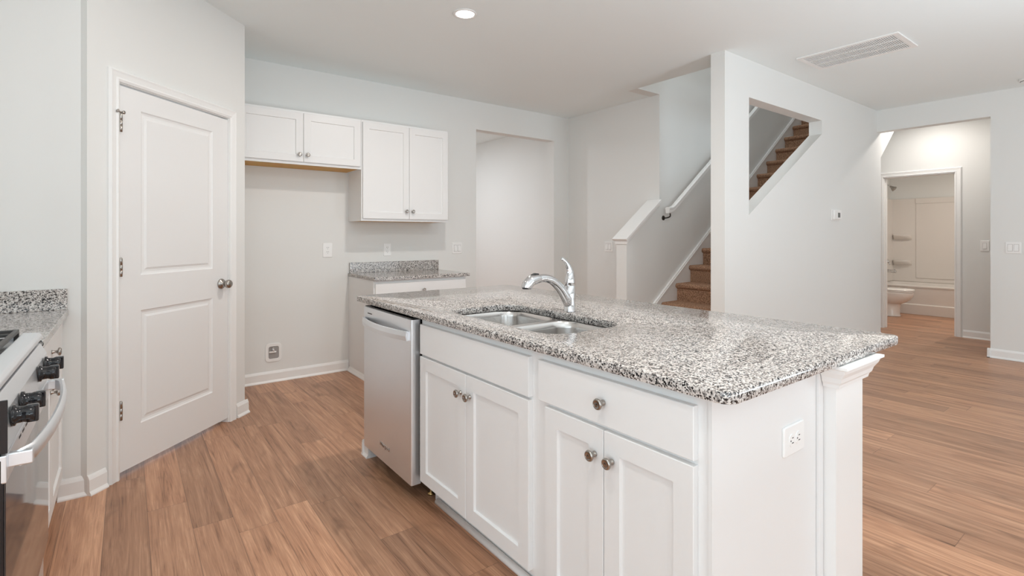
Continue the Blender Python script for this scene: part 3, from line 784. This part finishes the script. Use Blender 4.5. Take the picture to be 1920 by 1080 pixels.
# maker's script low on the door
fc = bpy.data.curves.new('logo_text', 'FONT'); fc.body = 'Whirlpool'; fc.size = 0.030; fc.extrude = 0.0006; fc.shear = 0.25; fc.align_x = 'CENTER'
fo = bpy.data.objects.new('logo_text', fc); COL.objects.link(fo)
bpy.context.view_layer.update()
lm = bpy.data.meshes.new_from_object(fo.evaluated_get(bpy.context.evaluated_depsgraph_get()))
bpy.data.objects.remove(fo); bpy.data.curves.remove(fc)
lm.transform(Matrix.Translation(Vector((XW - 0.0008, 2.487, 0.166)) - Vector(dw['_w'])) @ Matrix(((0, 0, -1, 0), (-1, 0, 0, 0), (0, 1, 0, 0), (0, 0, 0, 1))))
lo = bpy.data.objects.new('logo', lm); lm.materials.append(M['nickel']); COL.objects.link(lo); lo.parent = ddo
# levelling foot and hose tag under the machine
for yf in (Y0 + 0.04, Y1 - 0.05):
    MB().lathe([(0, 0), (0.016, 0), (0.016, 0.006), (0.005, 0.010), (0.005, 0.10), (0, 0.10)], 14, Matrix.Translation((XI + 0.075, yf, 0.001))).build('levelling_foot', 'brass', dw)

# ================================================================== GAS RANGE
rg = thing('gas_range', 'stainless steel gas range with black knobs at the left edge of the kitchen', 'range', (-0.53, 1.92, 0))
RY0_, RY1_ = 1.540, 2.302
XO = -0.210
b = MB(); b.box(-0.866, XO - 0.045, RY0_, RY1_, 0.03, 0.905)
for yy in (RY0_ + 0.05, RY1_ - 0.05): b.box(-0.84, -0.80, yy - 0.02, yy + 0.02, 0.0, 0.03); b.box(-0.34, -0.30, yy - 0.02, yy + 0.02, 0.0, 0.03)
b.build('body', 'black', rg)
# drawer
dr = MB().box(XO - 0.045, XO - 0.012, RY0_ + 0.004, RY1_ - 0.004, 0.075, 0.222, 0.004).build('drawer', 'steel', rg)
# oven door
od = MB().box(XO - 0.045, XO - 0.003, RY0_ + 0.002, RY1_ - 0.002, 0.238, 0.772, 0.004).build('oven_door', 'black', rg)
MB().box(XO - 0.004, XO, RY0_ + 0.006, RY1_ - 0.003, 0.242, 0.718, 0.0015).build('oven_glass', 'glass_dark', od)
MB().box(XO - 0.010, XO + 0.002, RY0_ + 0.002, RY1_ - 0.002, 0.718, 0.779, 0.003).build('door_top_trim', 'steel', od)
for i in range(10):
    y = RY0_ + 0.16 + i * 0.05; MB().box(XO + 0.0015, XO + 0.0025, y, y + 0.028, 0.764, 0.770).build('vent_slot', 'slot', od)
# handle
hh = []
for i in range(25):
    s_ = -1 + 2 * i / 24.0; y = 1.921 + 0.352 * s_
    x_ = XO + 0.026 + 0.026 * (1 - abs(s_) ** 2.2)
    if abs(s_) > 0.93: x_ -= 0.012
    za, zb = 0.742, 0.781
    hh.append([(x_, y, za + 0.004), (x_ + 0.006, y, za), (x_ + 0.013, y, za + 0.005), (x_ + 0.015, y, (za + zb) / 2), (x_ + 0.013, y, zb - 0.005), (x_ + 0.006, y, zb), (x_, y, zb - 0.004)])
b = MB(); b.loft(hh)
hdl = b.build('handle', 'steel', od, sharp=50)
for y in (1.921 - 0.352, 1.921 + 0.352): MB().box(XO, XO + 0.042, y - 0.010, y + 0.010, 0.746, 0.777, 0.003).build('handle_bracket', 'steel', hdl)
# control panel (slanted)
cpn = MB().prism([(XO - 0.050, 0.788), (XO + 0.004, 0.788), (XO - 0.004, 0.865), (XO - 0.020, 0.898), (XO - 0.050, 0.898)], 'y', RY0_ + 0.001, RY1_ - 0.001, bev=0.002).build('control_panel', 'steel', rg)
for y in (2.205, 2.065, 1.745, 1.620):
    k = MB()
    R_ = Matrix.Translation((XO + 0.000, y, 0.844)) @ Matrix.Rotation(math.radians(90), 4, 'Y')
    k.lathe([(0, 0), (0.024, 0), (0.024, 0.006), (0.019, 0.008), (0.018, 0.020), (0.0195, 0.024), (0.019, 0.037), (0.017, 0.040), (0, 0.040)], 28, R_)
    k.box(XO + 0.024, XO + 0.046, y - 0.008, y + 0.008, 0.824, 0.864, 0.003)
    k.build('burner_knob', 'black', cpn)
for y0_, y1_ in ((RY0_ - 0.004, RY0_ + 0.001),):
    MB().box(XO - 0.05, XO + 0.004, y0_, y1_, 0.785, 0.900, 0.001).build('end_cap', 'black', cpn)
# cooktop
tp = MB()
tp.box(-0.866, -0.262, RY0_, RY1_, 0.906, 0.918)
tpo = tp.build('cooktop', 'black', rg)
fr = MB()
fr.prism([(XO - 0.066, 0.908), (XO - 0.022, 0.908), (XO - 0.015, 0.914), (XO - 0.016, 0.925), (XO - 0.024, 0.933), (XO - 0.062, 0.936), (XO - 0.066, 0.932)], 'y', RY0_ - 0.002, RY1_ + 0.002, bev=0.002)
fr.build('front_rail', 'steel', tpo)
MB().box(-0.866, XO - 0.062, RY1_ - 0.014, RY1_ + 0.002, 0.906, 0.926, 0.002).build('side_rail', 'steel', tpo)
for cx_, cy_ in ((-0.39, 2.10), (-0.70, 2.10), (-0.39, 1.74), (-0.70, 1.74)):
    k = MB(); k.lathe([(0, 0), (0.050, 0), (0.048, 0.010), (0.036, 0.012), (0.036, 0.020), (0.030, 0.023), (0, 0.023)], 28, Matrix.Translation((cx_, cy_, 0.918)))
    k.build('burner', 'steel', tpo)
for gy0, gy1 in ((1.555, 1.915), (1.925, 2.285)):
    g = MB(); zt = 0.952
    for x in (-0.285, -0.85): g.box(x - 0.006, x + 0.006, gy0, gy1, zt - 0.012, zt, 0.002)
    for y in (gy0 + 0.006, gy1 - 0.006): g.box(-0.85, -0.285, y - 0.006, y + 0.006, zt - 0.012, zt, 0.002)
    for x in (-0.39, -0.5675, -0.70): g.box(x - 0.005, x + 0.005, gy0, gy1, zt - 0.010, zt, 0.002)
    for i in range(1, 4):
        y = gy0 + (gy1 - gy0) * i / 4; g.box(-0.85, -0.285, y - 0.005, y + 0.005, zt - 0.010, zt, 0.002)
    for x in (-0.285, -0.85):
        for y in (gy0 + 0.006, gy1 - 0.006): g.box(x - 0.006, x + 0.006, y - 0.006, y + 0.006, 0.918, zt - 0.01)
    g.build('grate', 'iron', tpo)

# ================================================================== WALL PLATES AND SMALL FIXTURES
def plate(name, label, cat, loc, rotz, w=0.076, h=0.120, group=None):
    """thing in its own frame, back on y=0, facing -Y"""
    t = thing(name, label, cat, loc, rotz, group, world=False)
    b = MB()
    b.loft([[(x, y, z) for x, z in rrect(-w / 2 + i, w / 2 - i, -h / 2 + i, h / 2 - i, 0.006, 3)] for y, i in ((-0.0005, 0), (-0.004, 0), (-0.0065, 0.003))], smooth=False)
    b.build('cover_plate', 'plastic', t)
    return t
def socket_pair(t, zs=(0.0195, -0.0195), horiz=False):
    for z in zs:
        b = MB()
        if horiz: b.prism(rrect(z - 0.014, z + 0.014, -0.0175, 0.0175, 0.013, 5), 'y', -0.0085, -0.006)
        else: b.prism(rrect(-0.0175, 0.0175, z - 0.014, z + 0.014, 0.013, 5), 'y', -0.0085, -0.006)
        s = b.build('socket', 'plastic', t)
        q = MB()
        for a, bb, hh_ in ((-0.007, 0.005, 0.010), (0.007, 0.005, 0.008)):
            if horiz: q.box(z + bb - hh_ / 2 - 0.002, z + bb + hh_ / 2 - 0.002, -0.0089, -0.0084, a - 0.0012, a + 0.0012)
            else: q.box(a - 0.0012, a + 0.0012, -0.0089, -0.0084, z + bb - hh_ / 2, z + bb + hh_ / 2)
        if horiz: q.box(z - 0.010, z - 0.006, -0.0089, -0.0084, -0.002, 0.002)
        else: q.box(-0.002, 0.002, -0.0089, -0.0084, z - 0.010, z - 0.006)
        q.build('socket_slots', 'slot', s)
def rockers(t, xs):
    for x in xs:
        b = MB()
        b.loft([[(x - 0.0165, y, -0.033), (x + 0.0165, y, -0.033), (x + 0.0165, y2, 0.033), (x - 0.0165, y2, 0.033)] for y, y2 in ((-0.005, -0.005), (-0.0125, -0.0075))], smooth=False)
        b.build('rocker', 'plastic', t)
        f = MB()
        for q in ((x - 0.0185, x - 0.0165, -0.035, 0.035), (x + 0.0165, x + 0.0185, -0.035, 0.035), (x - 0.0185, x + 0.0185, -0.0355, -0.033), (x - 0.0185, x + 0.0185, 0.033, 0.035)):
            f.box(q[0], q[1], -0.0069, -0.006, q[2], q[3])
        f.build('rocker_frame', 'grey_plastic', t)
t = plate('power_outlet', 'white duplex outlet on the back wall of the refrigerator alcove', 'outlet', (1.463, YK, 1.123), 0, 0.086, 0.130, 'duplex power outlets'); socket_pair(t)
t = plate('power_outlet', 'white duplex outlet above the small granite backsplash', 'outlet', (2.040, YK, 1.118), 0, 0.076, 0.122, 'duplex power outlets'); socket_pair(t)
t = plate('power_outlet', 'white duplex outlet on the near end panel of the island', 'outlet', (1.506, 0.678, 0.682), 0, 0.122, 0.084, 'duplex power outlets'); socket_pair(t, (-0.0195, 0.0195), True)
t = plate('light_switch', 'white double rocker switch between small counter and open doorway', 'light switch', (2.833, YK, 1.122), 0, 0.118, 0.118, 'white light switches'); rockers(t, (-0.023, 0.023))
t = plate('light_switch', 'white double rocker switch beside the half wall of the stairs', 'light switch', (XT, 4.06, 1.128), -math.pi / 2, 0.118, 0.118, 'white light switches'); rockers(t, (-0.023, 0.023))
t = plate('light_switch', 'white switch on the hall wall beside the bathroom door casing', 'light switch', (XF, 1.487, 1.132), -math.pi / 2, 0.080, 0.128, 'white light switches'); rockers(t, (0,))
t = plate('light_switch', 'white double rocker switch on the right wall beside the hall opening', 'light switch', (XR, 1.070, 1.134), -math.pi / 2, 0.116, 0.116, 'white light switches'); rockers(t, (-0.023, 0.023))
# thermostat
th = thing('thermostat', 'small white thermostat with grey display on the stair wall', 'thermostat', (5.93, YS, 1.472), 0, world=False)
MB().box(-0.105, 0.105, -0.006, -0.0005, -0.060, 0.056, 0.003).build('back_plate', 'plastic', th)
cs = MB().box(-0.080, 0.102, -0.026, -0.006, -0.048, 0.050, 0.006).build('case', 'plastic', th)
box_obj('display', 'lcd', 0.006, 0.060, -0.0268, -0.0255, -0.026, 0.024, cs)
# refrigerator water box
wb = thing('water_box', 'white recessed ice maker water box low on the alcove wall', 'water box', (1.008, YK, 0.252), 0, world=False)
b = MB(); b.prism(rrect(-0.068, 0.062, -0.078, 0.080, 0.03, 5), 'y', -0.008, -0.0005, bev=0.003, holes=[rrect(-0.042, 0.040, -0.052, 0.052, 0.015, 5)])
b.build('rim', 'plastic', wb)
MB().prism(rrect(-0.042, 0.040, -0.052, 0.052, 0.015, 5), 'y', -0.002, -0.0008).build('recess', 'grey_plastic', wb)
v = MB(); v.tube([(-0.005, -0.008, 0.045), (-0.005, -0.012, 0.01)], 0.008, 10, sub=1); v.lathe([(0, 0), (0.012, 0), (0.012, 0.010), (0.007, 0.012), (0.007, 0.004), (0, 0.004)], 18, Matrix.Translation((-0.005, -0.008, 0.030)) @ RX)
v.build('valve', 'chrome', wb)
MB().box(-0.040, 0.018, -0.020, -0.010, 0.000, 0.014, 0.004).build('valve_lever', 'plastic', wb)
# ---- ceiling lamps
def downlight(x, y, label, power, col=(1.0, 0.935, 0.875)):
    t = thing('recessed_light', label, 'ceiling light', (x, y, H), group='recessed ceiling lights')
    MB().lathe([(0.062, 0.0), (0.080, 0.0), (0.078, -0.005), (0.064, -0.007), (0.061, -0.003)], 40, Matrix.Translation((x, y, H - 0.0005))).build('trim_ring', 'plastic', t)
    MB().lathe([(0, -0.0035), (0.062, -0.0035), (0.062, -0.0015), (0, -0.0015)], 40, Matrix.Translation((x, y, H))).build('diffuser', 'glow', t)
    area_light('lamp_light', (x, y, H - 0.009), (0, 0, 0), 0.12, 0, power, col, 'DISK')
LP = 17
downlight(1.805, 2.917, 'round recessed ceiling light glowing above the island', LP)
downlight(0.22, 2.55, 'round recessed ceiling light above the left counter, out of view', 1.5)
downlight(0.30, 0.75, 'round recessed ceiling light above the gas range aisle, out of view', 9)
downlight(1.805, 0.75, 'round recessed ceiling light above the near island end, out of view', LP)
downlight(7.66, 1.90, 'round recessed ceiling light in the hall, out of view', 9.5)
downlight(9.4, 1.75, 'round recessed ceiling light in the bathroom, out of view', 0.01)
bpy.data.objects.remove(bpy.data.objects['lamp_light.005'])
tt = [o for o in bpy.data.objects if o.get('label', '').startswith('round recessed ceiling light in the bathroom')][0]
for ch in list(tt.children) + [tt]: ch.location.z -= 0.0
tt.location.z = 2.5
area_light('lamp_light', (9.4, 1.75, 2.49), (0, 0, 0), 0.12, 0, 19, (1.0, 0.92, 0.84), 'DISK')
area_light('stairwell_light', (4.6, 2.86, 5.15), (0, 0, 0), 0.5, 0, 14, (0.95, 0.97, 1.0), 'DISK')
area_light('stairwell_light', (7.6, 2.86, 5.15), (0, 0, 0), 0.5, 0, 5, (0.95, 0.97, 1.0), 'DISK')
downlight(2.9, 6.6, 'round recessed ceiling light in the passage, out of view', 31, (0.92, 0.95, 1.0))

# ---- return air grille
vg = thing('ceiling_vent', 'white rectangular return air grille in the ceiling near the hall', 'vent', (4.70, 1.63, H))
VX0, VX1, VY0, VY1 = 4.470, 4.928, 1.275, 1.985
b = MB()
zf0, zf1 = H - 0.010, H - 0.0005
b.prism(rrect(VX0, VX1, VY0, VY1, 0.008, 2), 'z', zf0, zf1, holes=[[(VX0 + 0.035, VY0 + 0.035), (VX1 - 0.035, VY0 + 0.035), (VX1 - 0.035, VY1 - 0.035), (VX0 + 0.035, VY1 - 0.035)]], bev=0.002)
b.build('frame', 'plastic', vg)
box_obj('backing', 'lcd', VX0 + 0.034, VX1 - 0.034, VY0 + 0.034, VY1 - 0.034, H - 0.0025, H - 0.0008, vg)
b = MB(); nS = 46
for i in range(nS):
    y = VY0 + 0.040 + (VY1 - VY0 - 0.08) * i / (nS - 1)
    b.loft([[(x, y - 0.003, H - 0.003), (x, y + 0.003, H - 0.003), (x, y + 0.003, H - 0.0095), (x, y - 0.003, H - 0.0095)] for x in (VX0 + 0.034, VX1 - 0.034)], smooth=False)
for x in (VX0 + 0.034 + (VX1 - VX0 - 0.068) * q for q in (1 / 3.0, 2 / 3.0)):
    b.box(x - 0.003, x + 0.003, VY0 + 0.036, VY1 - 0.036, H - 0.010, H - 0.003)
b.build('louvres', 'plastic', vg)
# ---- smoke detector
sd = thing('smoke_detector', 'round white smoke detector on the ceiling at the far right', 'smoke detector', (6.80, 0.915, H))
MB().lathe([(0, 0), (0.072, 0), (0.072, -0.012), (0.066, -0.022), (0, -0.022)], 36, Matrix.Translation((6.80, 0.915, H - 0.0005))).build('base', 'plastic', sd)
MB().lathe([(0, -0.022), (0.056, -0.022), (0.058, -0.026), (0.052, -0.044), (0.03, -0.05), (0, -0.05)], 36, Matrix.Translation((6.80, 0.915, H))).build('cover', 'plastic', sd)
MB().lathe([(0.0565, -0.0215), (0.061, -0.0215), (0.061, -0.0255), (0.0565, -0.0255)], 36, Matrix.Translation((6.80, 0.915, H))).build('sensor_slot', 'slot', sd)

# ================================================================== BATHROOM
BX0, BX1, BYL, BYR = 10.05, 10.825, 3.195, 1.55
tb = thing('bathtub', 'off white alcove bathtub with moulded wall surround in the bathroom', 'bathtub', (10.4, 2.4, 0))
b = MB()
b.prism([(BX0 - 0.012, 0), (BX0 + 0.02, 0), (BX0 + 0.02, 0.17), (BX0 - 0.012, 0.155)], 'y', BYR, BYL - 0.002, bev=0.004)
b.prism([(BX0 + 0.012, 0.10), (BX0 + 0.06, 0.10), (BX0 + 0.06, 0.44), (BX0 + 0.004, 0.44)], 'y', BYR, BYL - 0.002)
b.build('apron', 'acrylic', tb)
b = MB()
L = [[(x, y, z) for x, y in rrect(BX0 - 0.004 + i, BX1 - i, BYR + i, BYL - 0.002 - i, r, 6)] for i, z, r in ((0.0, 0.435, 0.02), (0.0, 0.452, 0.02), (0.006, 0.460, 0.02), (0.060, 0.462, 0.10), (0.075, 0.452, 0.12), (0.095, 0.20, 0.14), (0.14, 0.14, 0.12))]
b.loft(L, cap=(False, True)); b.build('basin', 'acrylic', tb)
b = MB()
# back wall panel, left and right wall panels
b.box(BX1 - 0.055, BX1, BYR, BYL - 0.002, 0.462, 1.895, 0.012)
b.box(BX0 + 0.02, BX1 - 0.04, BYL - 0.045, BYL - 0.002, 0.462, 1.895, 0.012)
b.box(BX1 - 0.068, BX1 - 0.05, BYR + 0.05, 2.82, 0.535, 1.80, 0.008)
b.box(BX1 - 0.066, BX1 - 0.05, BYR + 0.01, 2.83, 1.80, 1.895, 0.010)
b.build('wall_surround', 'acrylic', tb)
for zs in (1.262, 0.820):
    b = MB(); L = []
    for z, k_ in ((zs - 0.075, 0.35), (zs - 0.03, 0.85), (zs - 0.004, 1.0), (zs + 0.008, 1.0), (zs + 0.012, 0.95)):
        w_ = 0.105 * k_
        L.append([(BX1 - 0.05 - (w_ if 0 else w_ * math.sin(math.pi * min(max(a, 0.0), 1.0)) ** 0.35), 2.875 + (3.150 - 2.875) * a, z) for a in [i / 12 for i in range(13)]] + [(BX1 - 0.045, 3.150, z), (BX1 - 0.045, 2.875, z)])
    b.loft(L); b.build('shelf', 'acrylic', tb)
YB = BYL - 0.045      # surface of the surround on the tap wall
XB = 10.42
sh = thing('shower', 'dark chrome shower head on an angled arm high above the tub', 'shower', (XB, 3.2, 2.1))
b = MB(); b.tube([(XB, 3.199, 2.125), (XB, 3.14, 2.128), (XB, 3.10, 2.112), (XB, 3.075, 2.092)], 0.010, 12); b.build('arm', 'chrome', sh)
MB().lathe([(0, 0), (0.030, 0), (0.026, 0.008), (0.012, 0.012), (0, 0.012)], 24, Matrix.Translation((XB, 3.2, 2.125)) @ RX).build('flange', 'chrome', sh)
dirv = Vector((0, -0.75, -0.66)).normalized(); q = Vector((0, 0, 1)).rotation_difference(dirv).to_matrix().to_4x4()
MB().lathe([(0, -0.01), (0.014, -0.008), (0.018, 0.012), (0.022, 0.02), (0.044, 0.062), (0.046, 0.072), (0.040, 0.076), (0, 0.076)], 28, Matrix.Translation((XB, 3.078, 2.094)) @ q).build('head', 'nickel', sh)
vl = thing('shower_valve', 'round chrome lever valve on the wall above the tub spout', 'valve', (XB, YB, 0.81))
MB().lathe([(0, 0), (0.085, 0), (0.080, 0.008), (0.030, 0.014), (0.028, 0.04), (0.022, 0.05), (0, 0.05)], 32, Matrix.Translation((XB, YB, 0.815)) @ RX).build('escutcheon', 'chrome', vl)
MB().tube([(XB, YB - 0.045, 0.815), (XB - 0.02, YB - 0.060, 0.785), (XB - 0.035, YB - 0.066, 0.755)], [0.012, 0.010, 0.007], 12).build('lever', 'chrome', vl)
sp_ = thing('tub_spout', 'short chrome spout low on the tap wall of the tub', 'spout', (XB, YB, 0.645))
MB().tube([(XB, YB, 0.652), (XB, YB - 0.05, 0.652), (XB, YB - 0.11, 0.647), (XB, YB - 0.150, 0.642)], [0.030, 0.026, 0.026, 0.024], 20).build('spout_body', 'chrome', sp_)
MB().lathe([(0, 0), (0.007, 0), (0.007, 0.012), (0.010, 0.014), (0.010, 0.020), (0, 0.021)], 14, Matrix.Translation((XB, YB - 0.13, 0.668))).build('diverter_knob', 'chrome', sp_)
# toilet: bowl points towards -Y, tank against the tap wall
TX = 9.60
to = thing('toilet', 'white toilet with closed lid in front of the bathtub', 'toilet', (TX, 2.85, 0))
def oval(cx_, yf, yb, w, z, n=32, pw_=2.3):
    pts = []
    cy_ = (yf + yb) / 2; hl_ = (yb - yf) / 2
    for i in range(n):
        a = 2 * math.pi * i / n
        c_, s_ = math.cos(a), math.sin(a)
        pts.append((cx_ + w * math.copysign(abs(c_) ** (2 / pw_), c_), cy_ + hl_ * math.copysign(abs(s_) ** (2 / pw_), s_), z))
    return pts
MB().loft([oval(TX, 2.705, 3.10, 0.115, 0.0), oval(TX, 2.705, 3.10, 0.112, 0.012), oval(TX, 2.715, 3.09, 0.105, 0.03), oval(TX, 2.715, 3.08, 0.100, 0.15), oval(TX, 2.70, 3.08, 0.105, 0.20), oval(TX, 2.66, 3.08, 0.125, 0.225)]).build('pedestal', 'porcelain', to)
MB().loft([oval(TX, 2.70, 3.06, 0.10, 0.195), oval(TX, 2.655, 3.07, 0.125, 0.215), oval(TX, 2.59, 3.07, 0.155, 0.26), oval(TX, 2.55, 3.07, 0.178, 0.32), oval(TX, 2.540, 3.07, 0.186, 0.365), oval(TX, 2.540, 3.07, 0.186, 0.385)]).build('bowl', 'porcelain', to)
MB().loft([oval(TX, 2.536, 3.03, 0.186, 0.388), oval(TX, 2.532, 3.03, 0.190, 0.392), oval(TX, 2.532, 3.03, 0.190, 0.402), oval(TX, 2.536, 3.03, 0.186, 0.406)]).build('seat', 'porcelain', to)
MB().loft([oval(TX, 2.536, 3.03, 0.185, 0.409), oval(TX, 2.531, 3.03, 0.190, 0.413), oval(TX, 2.533, 3.03, 0.188, 0.424), oval(TX, 2.56, 3.02, 0.165, 0.434), oval(TX, 2.65, 2.98, 0.10, 0.438)]).build('lid', 'porcelain', to)
MB().box(TX - 0.20, TX + 0.20, 3.02, 3.195, 0.385, 0.73, 0.02).build('tank', 'porcelain', to)
MB().box(TX - 0.21, TX + 0.21, 3.01, 3.198, 0.731, 0.762, 0.01).build('tank_lid', 'porcelain', to)

for o in list(bpy.data.objects):
    if '_w' in o: del o['_w']
